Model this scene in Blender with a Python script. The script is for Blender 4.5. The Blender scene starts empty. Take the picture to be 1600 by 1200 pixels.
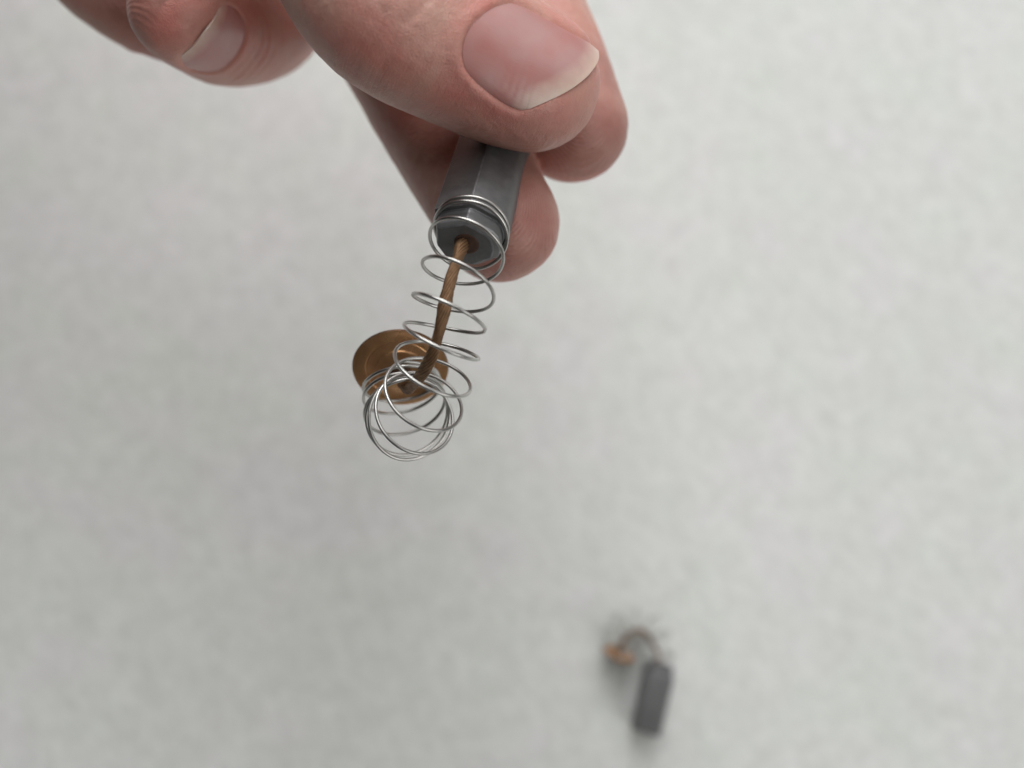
import bpy, bmesh, math, random
import numpy as np
from mathutils import Vector, Matrix, kdtree, noise as mnoise

S = bpy.context.scene
COL = S.collection
random.seed(3); np.random.seed(3)
MM = 0.001

# ------------------------------------------------------------------ camera
TILT = math.radians(10.0)
CAM = np.array([0.0, 0.0, 0.276])
FPX = 1256.0                                   # focal length in pixels of a 1600 px wide picture
cam_data = bpy.data.cameras.new("camera")
cam_data.sensor_width = 36.0
cam_data.lens = 36.0 * FPX / 1600.0
cam_data.clip_start = 0.005
cam_data.clip_end = 20.0
cam_data.dof.use_dof = True
cam_data.dof.focus_distance = 0.110
cam_data.dof.aperture_fstop = 9.0
cam = bpy.data.objects.new("camera", cam_data)
cam.location = CAM
cam.rotation_euler = (TILT, 0, 0)
COL.objects.link(cam)
S.camera = cam

# ------------------------------------------------------------------ light: a soft window-like lamp, a dim grey room
world = bpy.data.worlds.new("World")
S.world = world
world.use_nodes = True
bg = world.node_tree.nodes["Background"]
bg.inputs["Color"].default_value = (0.90, 0.95, 1.0, 1)
bg.inputs["Strength"].default_value = 0.012

def area(name, loc, target, sx, sy, power, color):
    l = bpy.data.lights.new(name, 'AREA')
    l.shape = 'RECTANGLE'; l.size = sx; l.size_y = sy
    l.energy = power; l.color = color
    o = bpy.data.objects.new(name, l)
    o.location = loc
    d = Vector(target) - Vector(loc)
    o.rotation_euler = d.to_track_quat('-Z', 'Y').to_euler()
    COL.objects.link(o)
    return o
def placed(az, el, dist):
    az, el = math.radians(az), math.radians(el)
    return (dist * math.cos(el) * math.cos(az), dist * math.cos(el) * math.sin(az), 0.05 + dist * math.sin(el))
area("window_light", placed(90, 35, 1.6), (0, 0, 0.05), 1.0, 1.0, 17.5, (0.985, 0.995, 1.0))
area("window_light", placed(45, 35, 1.6), (0, 0, 0.05), 1.0, 1.0, 4.2, (0.985, 0.995, 1.0))
area("ceiling_light", placed(90, 72, 1.6), (0, 0, 0.05), 1.1, 1.0, 6.6, (1.0, 0.99, 0.97))
area("fill_light", placed(328, 34, 1.6), (0, 0, 0.05), 1.1, 1.0, 7.8, (1.0, 0.985, 0.955))  # added fill from the lower right, no real source there

S.view_settings.view_transform = 'Standard'
S.view_settings.look = 'None'
S.view_settings.exposure = 0.09
S.view_settings.gamma = 1.0
S.render.engine = 'CYCLES'
S.cycles.use_denoising = True
S.cycles.max_bounces = 10
S.cycles.caustics_reflective = False
S.cycles.caustics_refractive = False

# ------------------------------------------------------------------ geometry helpers
RX = np.array([1.0, 0, 0])
UP = np.array([0, math.cos(TILT), math.sin(TILT)])           # picture-up in the world
TC = np.array([0, -math.sin(TILT), math.cos(TILT)])          # towards the camera
def W(px, py, d):
    """world point seen at a photo pixel, d millimetres in front of the camera"""
    d = d * MM
    return CAM + RX * ((px - 800) / FPX * d) - UP * ((py - 600) / FPX * d) - TC * d
def D(r, u, t):
    v = RX * r + UP * u + TC * t
    return v / np.linalg.norm(v)
def on_table(px, py, h):
    r = RX * ((px - 800) / FPX) - UP * ((py - 600) / FPX) - TC
    k = (h * MM - CAM[2]) / r[2]
    return CAM + r * k
def unit(v):
    return v / np.linalg.norm(v)
def rowunit(a):
    return a / np.maximum(np.linalg.norm(a, axis=1, keepdims=True), 1e-12)

def spline(keys, vals, t):
    """smooth (natural cubic) interpolation of vals at keys"""
    x = np.asarray(keys, float); y = np.asarray(vals, float)
    one = y.ndim == 1
    if one: y = y[:, None]
    n = len(x); h = np.diff(x)
    A = np.zeros((n, n)); B = np.zeros_like(y)
    A[0, 0] = A[-1, -1] = 1
    for i in range(1, n - 1):
        A[i, i-1] = h[i-1]; A[i, i] = 2 * (h[i-1] + h[i]); A[i, i+1] = h[i]
        B[i] = 6 * ((y[i+1] - y[i]) / h[i] - (y[i] - y[i-1]) / h[i-1])
    M = np.linalg.solve(A, B)
    t = np.asarray(t, float)
    i = np.clip(np.searchsorted(x, t) - 1, 0, n - 2)
    a = (x[i+1] - t)[:, None]; b = (t - x[i])[:, None]; hh = h[i][:, None]
    r = (M[i] * a**3 + M[i+1] * b**3) / (6 * hh) + (y[i] / hh - M[i] * hh / 6) * a + (y[i+1] / hh - M[i+1] * hh / 6) * b
    return r[:, 0] if one else r

def make_mesh(name, verts, faces, mat, parent=None, origin=None, smooth=True):
    me = bpy.data.meshes.new(name)
    v = np.asarray(verts, float)
    if origin is not None: v = v - np.asarray(origin)
    me.from_pydata([tuple(p) for p in v], [], faces)
    bm = bmesh.new(); bm.from_mesh(me)
    bmesh.ops.recalc_face_normals(bm, faces=bm.faces)
    bm.to_mesh(me); bm.free()
    if mat: me.materials.append(mat)
    if smooth: me.polygons.foreach_set("use_smooth", [True] * len(me.polygons))
    o = bpy.data.objects.new(name, me)
    if parent is not None: o.parent = parent
    COL.objects.link(o)
    return o

def frames(P, v0):
    """parallel-transported frame along a polyline"""
    T = rowunit(np.gradient(P, axis=0))
    N = np.zeros_like(P)
    n = v0 - T[0] * np.dot(v0, T[0]); N[0] = unit(n)
    for i in range(1, len(P)):
        n = N[i-1] - T[i] * np.dot(N[i-1], T[i]); N[i] = unit(n)
    return T, N, np.cross(T, N)

def tube_data(P, rad, sides, v0=None):
    T = rowunit(np.gradient(P, axis=0))
    if v0 is None:
        v0 = np.array([0.3, 0.5, 0.81])
    T, N, B = frames(P, v0)
    n = len(P)
    rad = np.broadcast_to(np.asarray(rad, float), (n,))
    V = []
    for i in range(n):
        for k in range(sides):
            a = 2 * math.pi * k / sides
            V.append(P[i] + rad[i] * (math.cos(a) * N[i] + math.sin(a) * B[i]))
    F = [(i*sides + k, i*sides + (k+1) % sides, (i+1)*sides + (k+1) % sides, (i+1)*sides + k)
         for i in range(n-1) for k in range(sides)]
    F.append(tuple(range(sides)))
    F.append(tuple((n-1)*sides + k for k in range(sides)))
    return V, F

def empty(name, loc, label, cat, group=None):
    o = bpy.data.objects.new(name, None)
    o.empty_display_size = 0.01
    o.location = loc
    o["label"] = label; o["category"] = cat
    if group: o["group"] = group
    COL.objects.link(o)
    return o

# ------------------------------------------------------------------ material helpers
def new_mat(name):
    m = bpy.data.materials.new(name); m.use_nodes = True
    nt = m.node_tree
    return m, nt, nt.nodes["Principled BSDF"]
def node(nt, typ, **kw):
    n = nt.nodes.new(typ)
    for k, v in kw.items():
        if k in n.inputs.keys(): n.inputs[k].default_value = v
        else: setattr(n, k, v)
    return n
def ramp(nt, fac, stops):
    r = nt.nodes.new("ShaderNodeValToRGB")
    while len(r.color_ramp.elements) < len(stops): r.color_ramp.elements.new(0.5)
    for e, (p, c) in zip(r.color_ramp.elements, stops):
        e.position = p; e.color = (*c, 1) if len(c) == 3 else c
    nt.links.new(fac, r.inputs["Fac"])
    return r
def mix(nt, fac, a, b, mode='MIX'):
    m = nt.nodes.new("ShaderNodeMix"); m.data_type = 'RGBA'; m.blend_type = mode
    for sock, val in ((m.inputs[0], fac), (m.inputs[6], a), (m.inputs[7], b)):
        if hasattr(val, "is_linked"): nt.links.new(val, sock)
        elif isinstance(val, (int, float)): sock.default_value = val
        else: sock.default_value = (*val, 1) if len(val) == 3 else val
    return m.outputs[2]
def coords(nt, scale=1.0):
    t = nt.nodes.new("ShaderNodeTexCoord")
    mp = nt.nodes.new("ShaderNodeMapping")
    mp.inputs["Scale"].default_value = (scale, scale, scale) if isinstance(scale, (int, float)) else scale
    nt.links.new(t.outputs["Object"], mp.inputs["Vector"])
    return mp.outputs["Vector"]
def noise(nt, vec, scale, detail=3.0, rough=0.5, dist=0.0):
    n = node(nt, "ShaderNodeTexNoise", Scale=scale, Detail=detail, Roughness=rough, Distortion=dist)
    nt.links.new(vec, n.inputs["Vector"])
    return n.outputs["Fac"]
def bump(nt, height, dist, strength=1.0, normal=None):
    b = node(nt, "ShaderNodeBump", Strength=strength, Distance=dist)
    nt.links.new(height, b.inputs["Height"])
    if normal is not None: nt.links.new(normal, b.inputs["Normal"])
    return b.outputs["Normal"]
def math_node(nt, op, a, b=None, clamp=False):
    m = nt.nodes.new("ShaderNodeMath"); m.operation = op; m.use_clamp = clamp
    for s, v in ((m.inputs[0], a), (m.inputs[1], b)):
        if v is None: continue
        if hasattr(v, "is_linked"): nt.links.new(v, s)
        else: s.default_value = v
    return m.outputs[0]
def attr(nt, name):
    a = nt.nodes.new("ShaderNodeAttribute"); a.attribute_name = name
    return a

# ------------------------------------------------------------------ materials
def mat_surface():
    m, nt, p = new_mat("white_speckled_cloth")
    v = coords(nt, 1000.0)                                    # millimetres
    tilt = node(nt, "ShaderNodeMapping"); tilt.inputs["Rotation"].default_value = (0.62, 0.41, 0.9)
    nt.links.new(v, tilt.inputs["Vector"]); v0 = v; v = tilt.outputs["Vector"]
    a = noise(nt, v, 0.15, 3.0, 0.5, 0.7)
    vs = node(nt, "ShaderNodeMapping"); vs.inputs["Rotation"].default_value = (0.5, 0.2, 0.6)
    vs.inputs["Scale"].default_value = (1.0, 2.0, 1.0)
    nt.links.new(v, vs.inputs["Vector"])
    b = noise(nt, vs.outputs["Vector"], 0.21, 2.0, 0.55, 0.9)
    c = noise(nt, v, 0.035, 2.0, 0.5)
    r1 = ramp(nt, a, [(0.30, (0.672, 0.680, 0.652)), (0.70, (0.752, 0.758, 0.735))])
    r2 = ramp(nt, b, [(0.30, (0.905, 0.905, 0.905)), (0.60, (1, 1, 1))])
    r3 = ramp(nt, c, [(0.35, (0.985, 1.0, 0.985)), (0.65, (1.0, 0.985, 1.01))])
    col = mix(nt, 1.0, r1.outputs[0], r2.outputs[0], 'MULTIPLY')
    col = mix(nt, 1.0, col, r3.outputs[0], 'MULTIPLY')
    nt.links.new(col, p.inputs["Base Color"])
    p.inputs["Roughness"].default_value = 0.8
    p.inputs["Specular IOR Level"].default_value = 0.25
    f = noise(nt, v, 1.1, 4.0, 0.6)
    nt.links.new(bump(nt, f, 0.0004, 0.4), p.inputs["Normal"])
    return m

def mat_skin():
    m, nt, p = new_mat("skin")
    v = coords(nt, 1000.0)
    big = noise(nt, v, 0.10, 4.0, 0.6, 0.4)
    small = noise(nt, v, 0.55, 4.0, 0.65)
    red = attr(nt, "red").outputs["Fac"]
    k = math_node(nt, 'ADD', math_node(nt, 'MULTIPLY', math_node(nt, 'SUBTRACT', big, 0.5), 1.8), red, True)
    base = mix(nt, k, (0.59, 0.35, 0.285), (0.57, 0.195, 0.165))
    sm = ramp(nt, small, [(0.30, (0.94, 0.91, 0.90)), (0.68, (1.03, 1.03, 1.03))])
    base = mix(nt, 1.0, base, sm.outputs[0], 'MULTIPLY')
    # shade of the grip painted into the finger pads as a darker brown
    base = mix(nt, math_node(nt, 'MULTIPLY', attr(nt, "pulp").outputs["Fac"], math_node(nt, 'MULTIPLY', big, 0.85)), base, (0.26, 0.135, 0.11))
    # ground-in grey carbon dust caught in the ridges of the fingertips
    dust = attr(nt, "dust").outputs["Fac"]
    dn = noise(nt, v, 2.6, 5.0, 0.75)
    dr = ramp(nt, dn, [(0.61, (0, 0, 0)), (0.69, (1, 1, 1))])
    base = mix(nt, math_node(nt, 'MULTIPLY', math_node(nt, 'MULTIPLY', dr.outputs[0], dust), 0.55), base, (0.10, 0.06, 0.055))
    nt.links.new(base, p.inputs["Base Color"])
    p.inputs["Subsurface Weight"].default_value = 0.25
    p.inputs["Subsurface Radius"].default_value = (1.0, 0.36, 0.20)
    p.inputs["Subsurface Scale"].default_value = 0.0012
    ro = ramp(nt, small, [(0.3, (0.34,)*3), (0.7, (0.50,)*3)])
    nt.links.new(ro.outputs[0], p.inputs["Roughness"])
    p.inputs["Specular IOR Level"].default_value = 0.45
    # skin grain and friction ridges
    vor = node(nt, "ShaderNodeTexVoronoi", Scale=2.4); vor.feature = 'DISTANCE_TO_EDGE'
    wob = nt.nodes.new("ShaderNodeVectorMath"); wob.operation = 'ADD'
    nz = node(nt, "ShaderNodeTexNoise", Scale=0.7, Detail=3.0)
    nt.links.new(v, nz.inputs["Vector"])
    nt.links.new(v, wob.inputs[0]); nt.links.new(nz.outputs["Color"], wob.inputs[1])
    nt.links.new(wob.outputs[0], vor.inputs["Vector"])
    cell = ramp(nt, vor.outputs["Distance"], [(0.0, (0, 0, 0)), (0.22, (1, 1, 1))])
    pulp = attr(nt, "pulp").outputs["Fac"]
    back = math_node(nt, 'SUBTRACT', 1.0, pulp, True)
    grain = math_node(nt, 'MULTIPLY', cell.outputs[0], back)
    n1 = bump(nt, grain, 0.00005, 0.5)
    st = nt.nodes.new("ShaderNodeMapping"); st.inputs["Scale"].default_value = (0.28, 1.5, 1.0)
    st.inputs["Rotation"].default_value = (0, 0, 0.35)
    nt.links.new(attr(nt, "ridge").outputs["Vector"], st.inputs["Vector"])
    ln = noise(nt, st.outputs["Vector"], 1.0, 4.0, 0.6, 0.8)
    lr = ramp(nt, ln, [(0.40, (0, 0, 0)), (0.47, (1, 1, 1))])
    n15 = bump(nt, math_node(nt, 'MULTIPLY', lr.outputs[0], back), 0.00010, 0.35, n1)
    n2 = bump(nt, small, 0.0004, 0.45, n15)
    rc = attr(nt, "ridge").outputs["Vector"]
    wv = node(nt, "ShaderNodeTexWave", Scale=0.85, Distortion=5.0, Detail=2.5)
    wv.inputs["Detail Scale"].default_value = 0.25
    wv.wave_type = 'RINGS'; wv.rings_direction = 'SPHERICAL'
    nt.links.new(rc, wv.inputs["Vector"])
    rid = math_node(nt, 'MULTIPLY', wv.outputs["Fac"], pulp)
    nt.links.new(bump(nt, rid, 0.00008, 0.55, n2), p.inputs["Normal"])
    return m

def mat_nail():
    m, nt, p = new_mat("nail")
    s = attr(nt, "nail_band").outputs["Fac"]                  # 0 over the nail bed, 1 at the free edge
    v = coords(nt, 1000.0)
    wob = math_node(nt, 'MULTIPLY', math_node(nt, 'SUBTRACT', noise(nt, v, 0.55, 3.0), 0.5), 0.5)
    t = math_node(nt, 'ADD', s, math_node(nt, 'MULTIPLY', wob, math_node(nt, 'MULTIPLY', s, 2.0, True)))
    bed = noise(nt, v, 0.16, 2.0, 0.5)
    bedc = ramp(nt, bed, [(0.35, (0.50, 0.275, 0.26)), (0.65, (0.49, 0.21, 0.19))])
    f = ramp(nt, t, [(0.18, (0, 0, 0)), (0.55, (0.55, 0.55, 0.55)), (0.9, (1, 1, 1))])
    rc = mix(nt, f.outputs[0], bedc.outputs[0], (0.68, 0.51, 0.43))

    sp = noise(nt, v, 3.0, 4.0, 0.7)
    spr = ramp(nt, sp, [(0.70, (1, 1, 1)), (0.76, (0.35, 0.3, 0.3))])
    edge = ramp(nt, s, [(0.3, (0, 0, 0)), (0.9, (1, 1, 1))])
    col = mix(nt, edge.outputs[0], rc, mix(nt, 1.0, rc, spr.outputs[0], 'MULTIPLY'))
    nt.links.new(col, p.inputs["Base Color"])
    p.inputs["Roughness"].default_value = 0.29
    p.inputs["Specular IOR Level"].default_value = 0.5
    p.inputs["Subsurface Weight"].default_value = 0.35
    p.inputs["Subsurface Radius"].default_value = (1.0, 0.5, 0.35)
    p.inputs["Subsurface Scale"].default_value = 0.0009
    q = attr(nt, "nail_q")
    w = node(nt, "ShaderNodeTexNoise", Scale=9.0, Detail=2.0)
    nt.links.new(q.outputs["Vector"], w.inputs["Vector"])
    nt.links.new(bump(nt, w.outputs["Fac"], 0.0001, 0.2), p.inputs["Normal"])
    return m

def mat_carbon():
    m, nt, p = new_mat("pressed_graphite")
    v = coords(nt, 1000.0)
    a = noise(nt, v, 0.5, 5.0, 0.65)
    r = ramp(nt, a, [(0.30, (0.098, 0.098, 0.100)), (0.70, (0.150, 0.151, 0.150))])
    sp = noise(nt, v, 5.0, 3.0, 0.7)
    s2 = ramp(nt, sp, [(0.66, (0, 0, 0)), (0.80, (0.10, 0.10, 0.10))])
    nt.links.new(mix(nt, 1.0, r.outputs[0], s2.outputs[0], 'ADD'), p.inputs["Base Color"])
    p.inputs["Metallic"].default_value = 0.25
    ro = ramp(nt, a, [(0.3, (0.34,)*3), (0.7, (0.48,)*3)])
    nt.links.new(ro.outputs[0], p.inputs["Roughness"])
    p.inputs["Specular IOR Level"].default_value = 0.7
    nt.links.new(bump(nt, sp, 0.00006, 0.5), p.inputs["Normal"])
    return m

def mat_metal(name, c0, c1, rough, scale, bumpd=0.00002, metal=1.0):
    m, nt, p = new_mat(name)
    v = coords(nt, 1000.0)
    a = noise(nt, v, scale, 4.0, 0.6, 0.3)
    r = ramp(nt, a, [(0.32, c0), (0.68, c1)])
    nt.links.new(r.outputs[0], p.inputs["Base Color"])
    p.inputs["Metallic"].default_value = metal
    ro = ramp(nt, a, [(0.3, (rough + 0.10,)*3), (0.7, (rough,)*3)])
    nt.links.new(ro.outputs[0], p.inputs["Roughness"])
    nt.links.new(bump(nt, noise(nt, v, 2.5, 4.0, 0.7), bumpd, 0.5), p.inputs["Normal"])
    return m

def mat_plain(name, col, rough, metal=0.0):
    m, nt, p = new_mat(name)
    v = coords(nt, 1000.0)
    a = noise(nt, v, 1.6, 4.0, 0.65)
    r = ramp(nt, a, [(0.3, tuple(c * 0.6 for c in col)), (0.7, tuple(c * 1.25 for c in col))])
    nt.links.new(r.outputs[0], p.inputs["Base Color"])
    p.inputs["Roughness"].default_value = rough; p.inputs["Metallic"].default_value = metal
    nt.links.new(bump(nt, a, 0.0002, 0.6), p.inputs["Normal"])
    return m

M_SURF = mat_surface(); M_SKIN = mat_skin(); M_NAIL = mat_nail(); M_CARBON = mat_carbon()
M_STEEL = mat_metal("spring_steel", (0.45, 0.44, 0.42), (0.56, 0.55, 0.53), 0.27, 0.35, 0.000002)
M_CAP = mat_metal("tarnished_copper", (0.50, 0.25, 0.115), (0.68, 0.38, 0.19), 0.25, 0.28, 0.00002, 0.65)
M_LEAD = mat_metal("stranded_copper", (0.15, 0.082, 0.040), (0.25, 0.14, 0.070), 0.5, 0.8, 0.00006, 0.5)
M_EDGE = mat_metal("rubbed_graphite_edge", (0.20, 0.195, 0.205), (0.32, 0.315, 0.33), 0.36, 0.8, 0.00003, 0.6)
M_RIM = mat_metal("oxidised_copper_rim", (0.10, 0.055, 0.03), (0.18, 0.095, 0.05), 0.45, 0.6, 0.00002, 0.6)
M_PLUG = mat_plain("copper_powder_fill", (0.09, 0.045, 0.03), 0.7, 0.2)

# ------------------------------------------------------------------ the white surface far below
def build_surface():
    n = 60; size = 1.5
    V = []; F = []
    for j in range(n + 1):
        for i in range(n + 1):
            x = (i / n - 0.5) * size; y = (j / n - 0.5) * size
            V.append((x, y, 0.0))
    for j in range(n):
        for i in range(n):
            a = j * (n + 1) + i
            F.append((a, a + 1, a + n + 2, a + n + 1))
    o = make_mesh("table_surface", V, F, M_SURF)
    o["kind"] = "structure"
    o["label"] = "pale off-white speckled table surface, out of focus"
build_surface()

# ------------------------------------------------------------------ carbon brushes
BODY = np.array([(-4.9, 3.1), (0.1, 4.65), (0.85, 4.5), (4.3, 2.5), (5.0, 1.6), (5.35, 0.4), (5.4, -0.9), (5.0, -2.7), (1.4, -4.8), (-3.2, -4.4), (-5.1, -1.0)])
BOX = np.array([(-4.3, 3.5), (-3.6, 4.2), (3.6, 4.2), (4.3, 3.5), (4.3, -3.5), (3.6, -4.2), (-3.6, -4.2), (-4.3, -3.5)])
def build_block(root, org, face, ax, u, v, length, poly):
    """ax points out of the end that carries the lead; u, v span the end face"""
    rings = [(-length, 0.95, 0, 0), (-length + 0.35, 1.0, 0, 0), (-2.9, 1.0, 0, 0), (-2.75, 0.86, 0, 0),
             (-0.55, 0.86, 0, 0), (0.0, 0.74, -0.35, -0.15)]
    bm = bmesh.new(); R = []
    for s, k, du, dv in rings:
        R.append([bm.verts.new(tuple(face + (ax * s + u * (a * k + du) + v * (b * k + dv)) * MM - org)) for a, b in poly])
    n = len(poly)
    for i in range(len(R) - 1):
        for k in range(n):
            bm.faces.new((R[i][k], R[i][(k+1) % n], R[i+1][(k+1) % n], R[i+1][k]))
    bm.faces.new(R[0]); bm.faces.new(R[-1])
    bmesh.ops.recalc_face_normals(bm, faces=bm.faces)
    es = [e for e in bm.edges if e.calc_face_angle(0) > math.radians(26)]
    edge_faces = bmesh.ops.bevel(bm, geom=es, offset=0.14 * MM, segments=2, affect='EDGES', profile=0.6, clamp_overlap=True)['faces']
    for f in edge_faces: f.material_index = 1
    me = bpy.data.meshes.new("carbon_block"); bm.to_mesh(me); bm.free()
    me.materials.append(M_CARBON); me.materials.append(M_EDGE)
    me.polygons.foreach_set("use_smooth", [True] * len(me.polygons))
    o = bpy.data.objects.new("carbon_block", me); o.parent = root
    auto_smooth(o, 25)
    COL.objects.link(o)
    return o

def lathe(org, c, ax, prof, seg=64):
    ax = unit(ax); h = np.array([0.2, 0.9, 0.3]); a = unit(np.cross(ax, h)); b = np.cross(ax, a)
    V = []; F = []; n = len(prof)
    for r, z in prof:
        for k in range(seg):
            t = 2 * math.pi * k / seg
            V.append(c + (ax * z + (a * math.cos(t) + b * math.sin(t)) * r) * MM)
    for i in range(n - 1):
        for k in range(seg):
            F.append((i*seg + k, i*seg + (k+1) % seg, (i+1)*seg + (k+1) % seg, (i+1)*seg + k))
    F.append(tuple(range(seg))); F.append(tuple((n-1)*seg + k for k in range(seg)))
    return V, F

def auto_smooth(o, deg=35):
    me = o.data
    bm = bmesh.new(); bm.from_mesh(me)
    for e in bm.edges: e.smooth = e.calc_face_angle(0) < math.radians(deg)
    bm.to_mesh(me); bm.free()

def build_brush(name_label, face, ax, u, length, turns, centers, left, lead, cap_c, cap_n, radii, poly, wire=0.255, cap_k=1.0):
    v = np.cross(ax, u)
    org = face - ax * (length * 0.5 * MM)
    root = empty("carbon_brush", org, name_label, "carbon brush", "carbon brushes with spring and copper cap")
    build_block(root, org, face, ax, u, v, length, poly)
    # copper powder plug round the lead
    V, F = lathe(org, face, ax, [(1.75, -0.2), (1.75, 0.02), (1.45, 0.07), (1.0, 0.03), (0.6, 0.10)], 32)
    make_mesh("lead_plug", V, F, M_PLUG, root, org)
    # spring: a left-handed coil round a bent axis
    n = int((turns[-1] - turns[0]) * 56)
    t = np.linspace(turns[0], turns[-1], n)
    P = spline(turns, np.array(centers), t)
    rr = spline(turns, radii, t)
    T, N, B = frames(P, left)
    # keep the first vector near picture-left all along
    a = 2 * math.pi * t
    C = P + (np.cos(a)[:, None] * N - np.sin(a)[:, None] * B) * (rr * MM)[:, None]
    V, F = tube_data(C, wire * MM, 10)
    make_mesh("coil_spring", V, F, M_STEEL, root, org)
    # stranded lead
    L = np.array(lead); ch = np.r_[0, np.cumsum(np.linalg.norm(np.diff(L, axis=0), axis=1))]
    s = np.linspace(0, ch[-1], 130)
    Q = spline(ch, L, s)
    T, N, B = frames(Q, left)
    allV = []; allF = []
    strands = 12
    for k in range(strands):
        ph = 2 * math.pi * k / strands + s / MM * 2 * math.pi / 13.0
        wig = 0.60 + 0.05 * np.sin(s / MM * 1.3 + k * 1.7) + 0.09 * np.sin(s / MM * 0.62 + 1.0) + 0.05 * np.sin(s / MM * 1.1)
        C = Q + (np.cos(ph)[:, None] * N + np.sin(ph)[:, None] * B) * (wig * MM)[:, None]
        V, F = tube_data(C, (0.215 + 0.02 * math.sin(k * 2.1)) * MM, 8)
        o = len(allV); allV += V; allF += [tuple(i + o for i in f) for f in F]
    V, F = tube_data(Q, 0.71 * MM, 14)
    o = len(allV); allV += V; allF += [tuple(i + o for i in f) for f in F]
    make_mesh("braided_lead", allV, allF, M_LEAD, root, org)
    # contact cap: thin disc with a raised boss the spring end sits on
    prof = [(6.98, -0.50), (7.18, -0.44), (7.24, -0.30), (7.16, -0.05), (7.0, 0.0), (5.3, 0.0), (5.22, -0.05), (5.1, -0.05), (5.02, 0.0),
            (3.9, 0.02), (3.7, 0.1), (3.55, 0.30), (3.3, 0.38), (1.2, 0.38)]
    V, F = lathe(org, cap_c, cap_n, [(a * cap_k, b) for a, b in prof], 96)
    c = make_mesh("contact_cap", V, F, M_CAP, root, org); auto_smooth(c, 30)
    c.data.materials.append(M_RIM)
    for f in c.data.polygons:
        if f.index < 96 * 3: f.material_index = 1
    V, F = lathe(org, cap_c, cap_n, [(1.5, 0.30), (1.45, 0.75), (1.15, 0.95), (0.5, 1.0)], 24)
    make_mesh("solder_joint", V, F, M_PLUG, c, org)
    return root

def held_brush():
    ax = D(-0.2 * 0.78, -0.98 * 0.78, 0.62)
    u = RX - ax * np.dot(RX, ax); u = unit(u)
    face = W(729, 381, 110)
    turns = [0, 0.9, 1.5, 2, 3, 4, 5, 6, 7, 8, 9, 10, 11, 12, 13, 13.9]
    cen = [(737, 357, 111.6), (736, 361, 111.2), (734, 367, 110.6), (731, 377, 109.5), (720, 424, 107.0), (705, 476, 105.5), (693, 520, 105.2),
           (681, 565, 106.2), (667, 607, 108.4), (653, 640, 111.8), (642, 653, 114.5), (638, 651, 115.9), (635, 644, 117.2), (631, 620, 119.2),
           (628, 602, 120.3), (627, 594, 120.7)]
    rad = [5.15, 5.15, 5.2, 5.25, 5.2, 5.15, 5.2, 5.45, 5.6, 5.85, 6.0, 6.0, 6.0, 5.9, 5.7, 5.6]
    C = [W(*c) for c in cen]
    lead = [W(*c) for c in [(724, 376, 110.4), (717, 398, 108), (703, 440, 105.0), (690, 500, 104.2), (678, 546, 105.6), (659, 584, 109.5), (637, 606, 116), (628, 598, 120.6)]]
    return build_brush("sharp dark grey carbon brush pinched in the hand, spring and copper cap dangling", face, ax, u, 26.0,
                       turns, C, D(-1, 0, 0), lead, W(626, 577, 121.6), D(0.08, -0.64, 0.76), rad, BODY)
held_brush()

def lying_brush():
    h = 4.25
    e = on_table(1033, 1036, h); f = on_table(1009, 1138, h)
    ax = unit(e - f)
    zz = np.array([0, 0, 1.0])
    u = unit(np.cross(zz, ax))
    pts = [(1030, 1036, h), (1028, 1026, h), (1020, 1006, h + 1), (1010, 992, h + 2), (1000, 986, h + 2.5), (988, 988, h + 2.5), (977, 998, h + 2), (970, 1010, h + 1.5), (968, 1017, h + 1)]
    C = [on_table(*p) for p in pts]
    turns = [0, 1.0, 1.8, 2.8, 3.8, 4.8, 5.9, 7.0, 7.8]
    rad = [5.1, 5.2, 5.3, 5.4, 5.4, 5.4, 5.4, 5.3, 5.2]
    # the coil bulges outside the lead on the curve
    off = [(0, 0), (0, 0), (5, -4), (6, -7), (0, -10), (-7, -8), (-9, -4), (-4, 0), (0, 0)]
    Cs = [on_table(p[0] + o[0], p[1] + o[1], p[2]) for p, o in zip(pts, off)]
    cap = on_table(968, 1021, h + 1.6)
    nrm = unit(on_table(972, 1005, h + 1.6) - cap) * 0.95 + zz * 0.28
    build_brush("blurred carbon brush lying on the white surface below, bent spring and copper cap", e, ax, u, 21.5,
                turns, Cs, -u, C, cap, unit(nrm), rad, BOX, wire=0.24, cap_k=0.72)
lying_brush()

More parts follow.
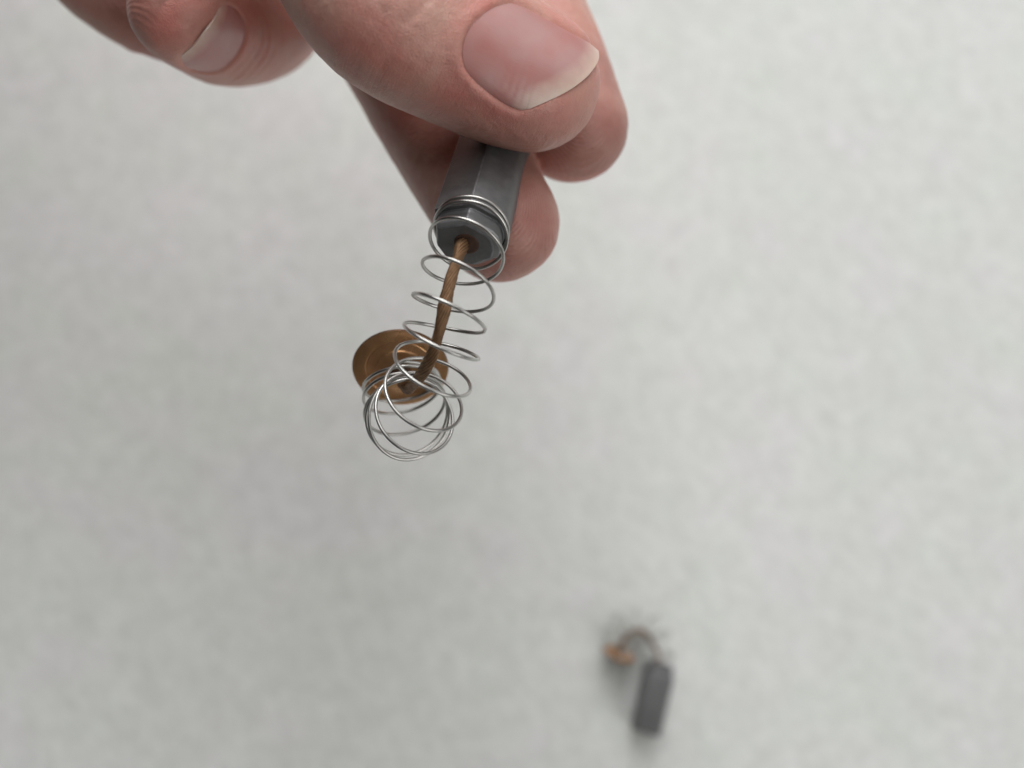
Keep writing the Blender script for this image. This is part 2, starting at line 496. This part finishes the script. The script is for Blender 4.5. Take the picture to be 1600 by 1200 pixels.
# ------------------------------------------------------------------ the hand
class Digit:
    """a tapering limb: spline axis, width and back/pad depth per station, rounded tip"""
    def __init__(self, name, st, tip_len, tip_pow=2.3, e=0.94, n=150):
        self.name = name
        P = np.array([W(*s[0]) for s in st])
        key = np.r_[0, np.cumsum(np.linalg.norm(np.diff(P, axis=0), axis=1))] / MM
        self.L = key[-1]
        self.a = np.linspace(0, self.L, n)
        self.P = spline(key, P, self.a)
        self.w = np.interp(self.a, key, [s[1] for s in st])
        self.hd = np.interp(self.a, key, [s[2] for s in st])
        self.hp = np.interp(self.a, key, [s[3] for s in st])
        ker = np.ones(15) / 15
        for nm in ("w", "hd", "hp"):
            arr = getattr(self, nm)
            pad = np.r_[np.full(7, arr[0]), arr, np.full(7, arr[-1])]
            setattr(self, nm, np.convolve(pad, ker, 'valid'))
        dd = np.array([np.interp(self.a, key, [s[4][i] for s in st]) for i in range(3)]).T
        self.T = rowunit(np.gradient(self.P, axis=0))
        dd = dd - self.T * np.sum(dd * self.T, axis=1, keepdims=True)
        self.Dv = rowunit(dd)
        self.Sv = np.cross(self.T, self.Dv)
        self.e = e; self.tip_len = tip_len; self.tip_pow = tip_pow
    def close(self, a):
        x = np.clip((a - (self.L - self.tip_len)) / self.tip_len, 0, 1)
        return np.maximum(1 - x ** self.tip_pow, 0) ** (1 / 2.05)
    def at(self, a):
        g = lambda arr: np.array([np.interp(a, self.a, arr[:, i]) for i in range(3)]).T
        i = lambda arr: np.interp(a, self.a, arr)
        return g(self.P), g(self.Dv), g(self.Sv), i(self.w), i(self.hd), i(self.hp)
    def surf(self, a, th, close=True, off=0.0):
        a = np.asarray(a, float); th = np.asarray(th, float)
        P, Dv, Sv, w, hd, hp = self.at(a)
        k = self.close(a) if close else np.ones_like(a)
        c, s = np.cos(th), np.sin(th)
        uu = np.sign(s) * np.abs(s) ** self.e * (w * k + off)
        h = np.where(c > 0, hd, hp)
        vv = np.sign(c) * np.abs(c) ** self.e * (h * k + off)
        return P + (Sv * uu[:, None] + Dv * vv[:, None]) * MM
    def mesh(self, sides=48):
        a = np.r_[np.linspace(0, self.L - self.tip_len, 70)[:-1], self.L - self.tip_len + self.tip_len * np.sin(np.linspace(0, 1, 26) * math.pi / 2)]
        a[-1] = self.L - 0.02
        V = []
        th = np.linspace(0, 2 * math.pi, sides, endpoint=False)
        for x in a:
            V += list(self.surf(np.full(sides, x), th))
        n = len(a)
        F = [(i*sides + k, i*sides + (k+1) % sides, (i+1)*sides + (k+1) % sides, (i+1)*sides + k) for i in range(n-1) for k in range(sides)]
        F.append(tuple(range(sides))); F.append(tuple((n-1)*sides + k for k in range(sides)))
        return V, F
    def local(self, X):
        """axis distance a, side u, back v (mm) of points"""
        out_a = np.zeros(len(X)); out_u = np.zeros(len(X)); out_v = np.zeros(len(X))
        for s in range(0, len(X), 20000):
            x = X[s:s+20000]
            d = ((x[:, None, :] - self.P[None]) ** 2).sum(2)
            i = d.argmin(1)
            r = x - self.P[i]
            out_a[s:s+20000] = self.a[i] + np.sum(r * self.T[i], 1) / MM
            out_u[s:s+20000] = np.sum(r * self.Sv[i], 1) / MM
            out_v[s:s+20000] = np.sum(r * self.Dv[i], 1) / MM
        return out_a, out_u, out_v

c19 = (0.16, 0.29, 0.945)
def cv(r, u, t): return tuple(D(r, u, t))
TH = cv(*c19)
AWAY = cv(-0.1, 0.12, -1)
thumb = Digit("thumb", [
    ((120, -560, 142), 15, 13, 13, cv(0.3, 0.5, 0.8)), ((330, -350, 128), 13.5, 12, 13, cv(0.3, 0.45, 0.85)),
    ((480, -190, 115), 12.4, 10.5, 11.5, cv(0.2, 0.35, 0.92)),
    ((556, -82, 108.5), 12.4, 10.2, 10.8, TH), ((606, -5, 107.5), 12.35, 9.8, 10.4, TH), ((712, 62, 110.5), 12.0, 8.9, 10.2, TH),
    ((790, 105, 113), 11.0, 8.2, 9.8, TH), ((848, 127, 114.8), 10.5, 7.6, 9.4, TH), ((929, 158, 117.5), 9.55, 6.7, 8.8, TH)], 11.0, 2.8)
index = Digit("index", [
    ((560, -420, 160), 11.5, 10, 10.5, AWAY), ((640, -370, 160), 11.5, 10, 10.5, AWAY), ((776, -110, 150), 10.4, 9, 9.5, AWAY), ((838, 40, 142), 9.5, 8, 9.2, AWAY),
    ((880, 160, 134), 9.4, 7.6, 9.0, AWAY), ((893, 200, 132), 9.2, 7.4, 8.8, AWAY), ((914, 276, 129.5), 8.9, 7.0, 8.4, AWAY)], 10.0, 2.4)
middle = Digit("middle", [
    ((440, -340, 166), 11.5, 10, 10.5, AWAY), ((500, -290, 166), 11.5, 10, 10.5, AWAY), ((578, -5, 150), 10.9, 9.5, 10, AWAY), ((622, 80, 143.5), 10.8, 9, 9.8, AWAY),
    ((700, 212, 134.5), 10.2, 8.2, 9.2, AWAY), ((758, 308, 127.5), 9.6, 7.6, 8.9, AWAY), ((775, 338, 125.5), 9.4, 7.5, 8.7, AWAY), ((826, 422, 121.5), 8.8, 7.0, 8.2, AWAY)], 10.0, 2.3)
RN = cv(0.52, -0.6, 0.6)
ring = Digit("ring", [
    ((330, -290, 168), 10.5, 9, 9.5, AWAY), ((385, -235, 167), 10.5, 9, 9.5, AWAY), ((432, -60, 166), 9.4, 8.4, 9, AWAY), ((436, 30, 158), 9.0, 8.4, 8.8, cv(0.6, -0.7, -0.2)),
    ((395, 56, 146), 8.6, 8, 8.4, cv(0.4, -0.9, 0.2)), ((345, 55, 135), 8.2, 7.2, 8, RN), ((305, 34, 126.5), 7.9, 6.8, 7.8, RN), ((258, 4, 115.5), 7.4, 6.3, 7.4, RN)], 8.0, 3.3)
pinky = Digit("pinky", [
    ((180, -240, 160), 9.5, 8.5, 9, AWAY), ((120, -190, 150), 8.8, 8, 8.4, AWAY), ((122, -78, 142), 8.1, 7.6, 8, cv(-0.4, -0.5, -0.7)), ((194, -4, 141), 7.7, 7.4, 7.6, cv(-0.4, -0.6, -0.7)),
    ((262, 34, 145), 7.4, 6.8, 7.2, cv(-0.2, -0.7, -0.6)), ((330, 52, 152), 7.0, 6.4, 6.8, cv(0, -0.8, -0.6))], 8.0, 2.3)
palm = Digit("palm", [
    ((-1150, -1400, 175), 36, 28, 28, AWAY), ((-700, -1050, 168), 33, 25, 25, AWAY), ((-330, -760, 160), 28, 19, 19, AWAY), ((-120, -620, 158), 30, 17, 18, AWAY),
    ((160, -460, 158), 39, 15, 17, AWAY), ((380, -330, 162), 40, 12, 14, AWAY), ((520, -260, 165), 36, 9, 10, AWAY)], 14.0, 2.6, 0.85)
DIG = [thumb, index, middle, ring, pinky]
# nail plates: cuticle and free edge in mm back from the fingertip, half angle
NAILS = {"thumb": (23.6, 1.9, math.radians(48)), "ring": (14.2, 2.8, math.radians(47)), "index": (14, 3.6, math.radians(46)),
         "middle": (14, 3.8, math.radians(46)), "pinky": (12, 2.0, math.radians(46))}
def half_angle(d, s):
    w = NAILS[d.name][2]
    return np.where(s > 0, w * (1.2 if d.name == "thumb" else 1.0), w)
def nail_edges(d, q):
    c, f, w = NAILS[d.name]
    cut = d.L - c + 0.34 * c * (1 - np.sqrt(np.maximum(1 - 0.97 * np.abs(q) ** 3.6, 0)))
    low = 7.5 if d.name == "thumb" else 2.4                  # the thumb nail is worn back on its lower side
    free = d.L - f - np.where(q > 0, low, 0.6 if d.name == "thumb" else 2.4) * np.abs(q) ** 1.8
    return cut, free

def build_hand():
    allV = []; allF = []
    for d in DIG + [palm]:
        V, F = d.mesh()
        o = len(allV); allV += V; allF += [tuple(i + o for i in f) for f in F]
    org = W(500, -200, 150)
    tmp = make_mesh("hand_cage", allV, allF, None)
    # each shell needs outward faces for the voxel union
    r = tmp.modifiers.new("r", 'REMESH'); r.mode = 'VOXEL'; r.voxel_size = 0.00042; r.adaptivity = 0.0
    s = tmp.modifiers.new("s", 'SMOOTH'); s.factor = 0.5; s.iterations = 7
    dg = bpy.context.evaluated_depsgraph_get()
    me = bpy.data.meshes.new_from_object(tmp.evaluated_get(dg))
    bpy.data.objects.remove(tmp)
    n = len(me.vertices)
    X = np.zeros(n * 3); me.vertices.foreach_get("co", X); X = X.reshape(-1, 3)
    N = np.zeros(n * 3); me.vertices.foreach_get("normal", N); N = N.reshape(-1, 3)
    red = np.full(n, 0.35); pulp = np.zeros(n); dust = np.zeros(n); ridge = np.zeros((n, 3)); disp = np.zeros(n)
    best = np.full(n, 1e9)
    for di, d in enumerate(DIG):
        near = np.where(((X >= d.P.min(0) - 0.016) & (X <= d.P.max(0) + 0.016)).all(1))[0]
        a, u, v = d.local(X[near])
        w = np.interp(a, d.a, d.w); h = np.where(v > 0, np.interp(a, d.a, d.hd), np.interp(a, d.a, d.hp))
        rel = np.hypot(u / w, v / h)
        over = np.maximum(a - d.L, 0)
        score = np.abs(rel - d.close(np.clip(a, 0, d.L)) ) + over
        m = (score < best[near]) & (rel < 1.35)
        ii = near[m]; a, u, v, w, h = a[m], u[m], v[m], w[m], h[m]
        best[ii] = score[m]
        t = d.L - a                                             # mm back from the tip
        th = np.arctan2(u / w, v / h)
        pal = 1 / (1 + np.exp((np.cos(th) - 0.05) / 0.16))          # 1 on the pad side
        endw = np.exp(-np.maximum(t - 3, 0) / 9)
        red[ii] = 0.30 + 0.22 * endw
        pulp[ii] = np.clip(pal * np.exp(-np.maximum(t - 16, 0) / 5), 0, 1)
        dust[ii] = pal * np.exp(-np.maximum(t - 6, 0) / 6)
        ridge[ii] = np.c_[u * 1.25 + 40 * 0, (t - 11.0) * 0.80, np.full(len(ii), 1.5)]
        # nail bed, cuticle fold and side folds
        dorsal = np.abs(th) < math.radians(100)
        if d.name in OUTLINE:
            o_cut, o_free, o_up, o_low = OUTLINE[d.name]
            out = np.array(o_cut + o_low[1:] + o_free[::-1][1:] + o_up[::-1][1:-1], float)
            rel3 = X[ii] - CAM
            dep = -(rel3 @ TC); px = 800 + FPX * (rel3 @ RX) / dep; py = 600 - FPX * (rel3 @ UP) / dep
            mm = dep / MM / FPX                                  # mm per pixel
            a0 = out; b0 = np.roll(out, -1, axis=0)
            dmin = np.full(len(ii), 1e9); free_d = np.full(len(ii), 1e9); inside = np.zeros(len(ii), bool)
            nc = len(o_cut) + len(o_low) - 2
            for e in range(len(out)):
                ab = b0[e] - a0[e]; t_ = np.clip(((px - a0[e][0]) * ab[0] + (py - a0[e][1]) * ab[1]) / max(ab @ ab, 1e-9), 0, 1)
                ds = np.hypot(px - a0[e][0] - ab[0] * t_, py - a0[e][1] - ab[1] * t_)
                dmin = np.minimum(dmin, ds)
                if nc <= e < nc + len(o_free) - 1: free_d = np.minimum(free_d, ds)
                y0, y1 = a0[e][1], b0[e][1]
                c_ = ((y0 > py) != (y1 > py)) & (px < (b0[e][0] - a0[e][0]) * (py - y0) / (y1 - y0 + 1e-12) + a0[e][0])
                inside ^= c_
            ins = np.where(inside, dmin, -dmin) * mm
            fade = np.clip((free_d * mm - np.where(inside, 0.0, 0.4)) / 1.6, 0, 1)
            face = (N[ii] @ TC) > -0.05
            k = np.where(dorsal & face & (np.abs(ins) < 12), 1.0, 0.0)
            fade = np.where(inside, 1.0, fade)
        else:
            c, f, wn = NAILS[d.name]
            wn = half_angle(d, th)
            q = th / wn
            cut, free = nail_edges(d, np.clip(q, -1, 1))
            arc = np.interp(a, d.a, d.w) * wn
            ins = np.minimum((1 - np.abs(q)) * arc, a - cut)     # mm inside the folds
            dfree = free + 0.6 - a
            fade = 1 / (1 + np.exp(-(dfree + 0.3) / 0.5))
            k = np.where(dorsal & (np.abs(ins) < 12), 1.0, 0.0)
        bed = 1 / (1 + np.exp(-(ins - 0.05) / 0.20))
        fold = np.exp(-((ins + 0.8) / 1.0) ** 2)
        disp[ii] += k * fade * (-0.50 * bed + 0.16 * fold)
        disp[ii] += k * (-0.12) * np.exp(-((ins) / 0.28) ** 2) * fade
        red[ii] += 0.12 * np.exp(-((ins + 1.2) / 1.6) ** 2) * k * fade
        if d.name == "thumb":                                    # soft sideways wrinkles behind the nail
            for p, amp in ((25.5, 0.10), (28.0, 0.16), (30.5, 0.22), (33.2, 0.18), (36.0, 0.12)):
                wob = 0.6 * np.sin(u * 0.55 + p)
                disp[ii] -= amp * np.exp(-((t - p - wob) / 0.45) ** 2) * np.clip(np.cos(th), 0, 1)
            red[ii] += 0.25 * np.exp(-((t - 31) / 5) ** 2) * np.clip(np.cos(th), 0, 1)
        if d.name == "ring":
            for p, amp in ((19.0, 0.12), (21.2, 0.16), (23.3, 0.12)):
                disp[ii] -= amp * np.exp(-((t - p - 0.5 * np.sin(u * 0.6)) / 0.45) ** 2) * np.clip(np.cos(th), 0, 1)
    # low lumps so no surface is mathematically smooth
    for i in np.where(best < 5)[0]:
        p = Vector(X[i] * 1000)
        disp[i] += 0.16 * mnoise.noise(p * 0.16) + 0.05 * mnoise.noise(p * 0.6)
    X = X + N * (disp * MM)[:, None]
    me.vertices.foreach_set("co", (X - org).ravel())
    for nm, arr in (("red", red), ("pulp", pulp), ("dust", dust)):
        me.attributes.new(nm, 'FLOAT', 'POINT').data.foreach_set("value", arr.astype(np.float32))
    me.attributes.new("ridge", 'FLOAT_VECTOR', 'POINT').data.foreach_set("vector", ridge.astype(np.float32).ravel())
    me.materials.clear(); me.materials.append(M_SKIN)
    me.polygons.foreach_set("use_smooth", [True] * len(me.polygons))
    me.name = "hand"; me.update()
    hand = bpy.data.objects.new("hand", me)
    hand.location = org
    hand["label"] = "bare left hand reaching in from the top, pinching a brush between thumb and fingertips"
    hand["category"] = "hand"
    COL.objects.link(hand)
    for d in DIG: build_nail(d, hand, org)

def cam_ray(px, py):
    r = RX[None] * ((np.asarray(px) - 800) / FPX)[:, None] - UP[None] * ((np.asarray(py) - 600) / FPX)[:, None] - TC[None]
    return r
def nail_shell(d, X):
    """>0 outside the surface the nail plate follows"""
    a, u, v = d.local(X)
    k = np.sqrt(d.close(np.clip(a, 0, d.L - 0.3)))
    w = np.interp(a, d.a, d.w) * k; h = np.where(v > 0, np.interp(a, d.a, d.hd), np.interp(a, d.a, d.hp)) * k
    p = 2 / d.e
    return (np.abs(u / w) ** p + np.abs(v / h) ** p) ** (1 / p) - 1
def land(d, px, py):
    """points of the digit's surface seen along the given view rays"""
    r = cam_ray(px, py)
    near = np.full(len(r), 80.0); far = np.full(len(r), np.linalg.norm(d.P[-40] - CAM) / MM + 2)
    for _ in range(26):
        m = (near + far) / 2
        out = nail_shell(d, CAM[None] + r * (m * MM)[:, None]) > 0
        near = np.where(out, m, near); far = np.where(out, far, m)
    return CAM[None] + r * (near * MM)[:, None]
def resample(pts, n):
    pts = np.array(pts, float)
    k = np.r_[0, np.cumsum(np.linalg.norm(np.diff(pts, axis=0), axis=1))]
    t = np.linspace(0, k[-1], n)
    return spline(k, pts, t) if len(pts) > 2 else np.array([np.interp(t, k, pts[:, i]) for i in range(2)]).T
THUMB_CUT = [(800, 2), (784, 6), (765, 15), (747, 29), (733, 47), (725, 67), (723, 88), (727, 105), (735, 119), (746, 131), (758, 141), (772, 152), (787, 162), (800, 169), (812, 173)]
THUMB_FREE = [(935, 80), (936, 89), (931, 102), (920, 117), (905, 130), (889, 141), (866, 153), (846, 162), (829, 169)]
THUMB_UP = [(800, 2), (822, 12), (841, 23), (865, 36), (891, 51), (918, 66), (935, 80)]
THUMB_LOW = [(812, 173), (829, 169)]
OUTLINE = {"thumb": (THUMB_CUT, THUMB_FREE, THUMB_UP, THUMB_LOW)}

def plate(d, grid_px, hand, org, band, off=0.06, thick=0.38):
    ns, nq = grid_px.shape[:2]
    X = land(d, grid_px[..., 0].ravel(), grid_px[..., 1].ravel())
    a, u, v = d.local(X)
    C, Dv, Sv, w, h, hp = d.at(a)
    out = rowunit(X - C)
    s = np.repeat(np.linspace(0, 1, ns), nq); q = np.tile(np.linspace(-1, 1, nq), ns)
    sink = 0.22 * (1 - s) ** 8 + 0.12 * np.abs(q) ** 6 * (1 - s)
    top = X + out * ((off - sink) * MM)[:, None]
    bot = X + out * ((off - sink - thick) * MM)[:, None]
    V = np.r_[top, bot]
    F = []; o = ns * nq
    for i in range(ns - 1):
        for j in range(nq - 1):
            b = i * nq + j
            F.append((b, b + 1, b + nq + 1, b + nq)); F.append((o + b, o + b + nq, o + b + nq + 1, o + b + 1))
    for i in range(ns - 1):
        for j in (0, nq - 1):
            b = i * nq + j; F.append((b, b + nq, o + b + nq, o + b))
    for j in range(nq - 1):
        for i in (0, ns - 1):
            b = i * nq + j; F.append((b, b + 1, o + b + 1, o + b))
    ob = make_mesh("nail", V, F, M_NAIL, hand, org)
    edge = X.reshape(ns, nq, 3)[-1]
    dist = np.sqrt(((X[:, None] - edge[None]) ** 2).sum(2)).min(1) / MM
    bv = np.clip(1 - dist / band, 0, 1)
    ob.data.attributes.new("nail_band", 'FLOAT', 'POINT').data.foreach_set("value", np.r_[bv, bv].astype(np.float32))
    qv = np.c_[u, a * 0.05, 0 * a]
    ob.data.attributes.new("nail_q", 'FLOAT_VECTOR', 'POINT').data.foreach_set("vector", np.r_[qv, qv].astype(np.float32).ravel())
    auto_smooth(ob, 50)

def outline_grid(name, ns=49, nq=41):
    o_cut, o_free, o_up, o_low = OUTLINE[name]
    c0 = resample(o_cut, nq); c1 = resample(o_free, nq); l0 = resample(o_up, ns); l1 = resample(o_low, ns)
    s = np.linspace(0, 1, ns)[:, None, None]; q = np.linspace(0, 1, nq)[None, :, None]
    return ((1 - s) * c0[None] + s * c1[None] + (1 - q) * l0[:, None] + q * l1[:, None]
            - ((1 - s) * (1 - q) * l0[0] + (1 - s) * q * l1[0] + s * (1 - q) * l0[-1] + s * q * l1[-1]))

def build_nail(d, hand, org):
    if d.name in OUTLINE:
        plate(d, outline_grid(d.name), hand, org, 3.5 if d.name == "thumb" else 1.9)
        return
    nq, ns = 33, 41
    V = []
    for lay, off in ((0, 0.0), (1, -0.24)):
        for i in range(ns):
            for j in range(nq):
                q = -1 + 2 * j / (nq - 1)
                cut, free = nail_edges(d, np.array([q])); cut = cut[0] - 0.35; free = free[0] + 0.10 * math.sin(q * 9 + 1)
                s = i / (ns - 1)
                a = cut + (free - cut) * s
                x = d.surf([min(a, d.L)], [q * float(half_angle(d, q)) * 1.02], close=False, off=off - 0.12 * abs(q) ** 4 - 0.25 * (1 - s) ** 8)[0]
                Dv = d.at(np.array([a]))[1][0]
                x = x - Dv * (0.8 * max(s - 0.45, 0) ** 2 / 0.3) * MM
                V.append(x)
    F = []
    o = ns * nq
    for i in range(ns - 1):
        for j in range(nq - 1):
            b = i * nq + j
            F.append((b, b + 1, b + nq + 1, b + nq)); F.append((o + b, o + b + nq, o + b + nq + 1, o + b + 1))
    for i in range(ns - 1):
        for j in (0, nq - 1):
            b = i * nq + j; F.append((b, b + nq, o + b + nq, o + b))
    for j in range(nq - 1):
        for i in (0, ns - 1):
            b = i * nq + j; F.append((b, b + 1, o + b + 1, o + b))
    ob = make_mesh("nail", V, F, M_NAIL, hand, org)
    sv = np.tile(np.repeat(np.linspace(0, 1, ns), nq), 2); qv = np.tile(np.tile(np.linspace(-1, 1, nq), ns), 2)
    ob.data.attributes.new("nail_band", 'FLOAT', 'POINT').data.foreach_set("value", (np.clip((sv - 0.70) / 0.30, 0, 1) * 0.8).astype(np.float32))
    ob.data.attributes.new("nail_q", 'FLOAT_VECTOR', 'POINT').data.foreach_set("vector", np.c_[qv * 3, sv * 0.3, 0 * sv].astype(np.float32).ravel())
    auto_smooth(ob, 50)
build_hand()
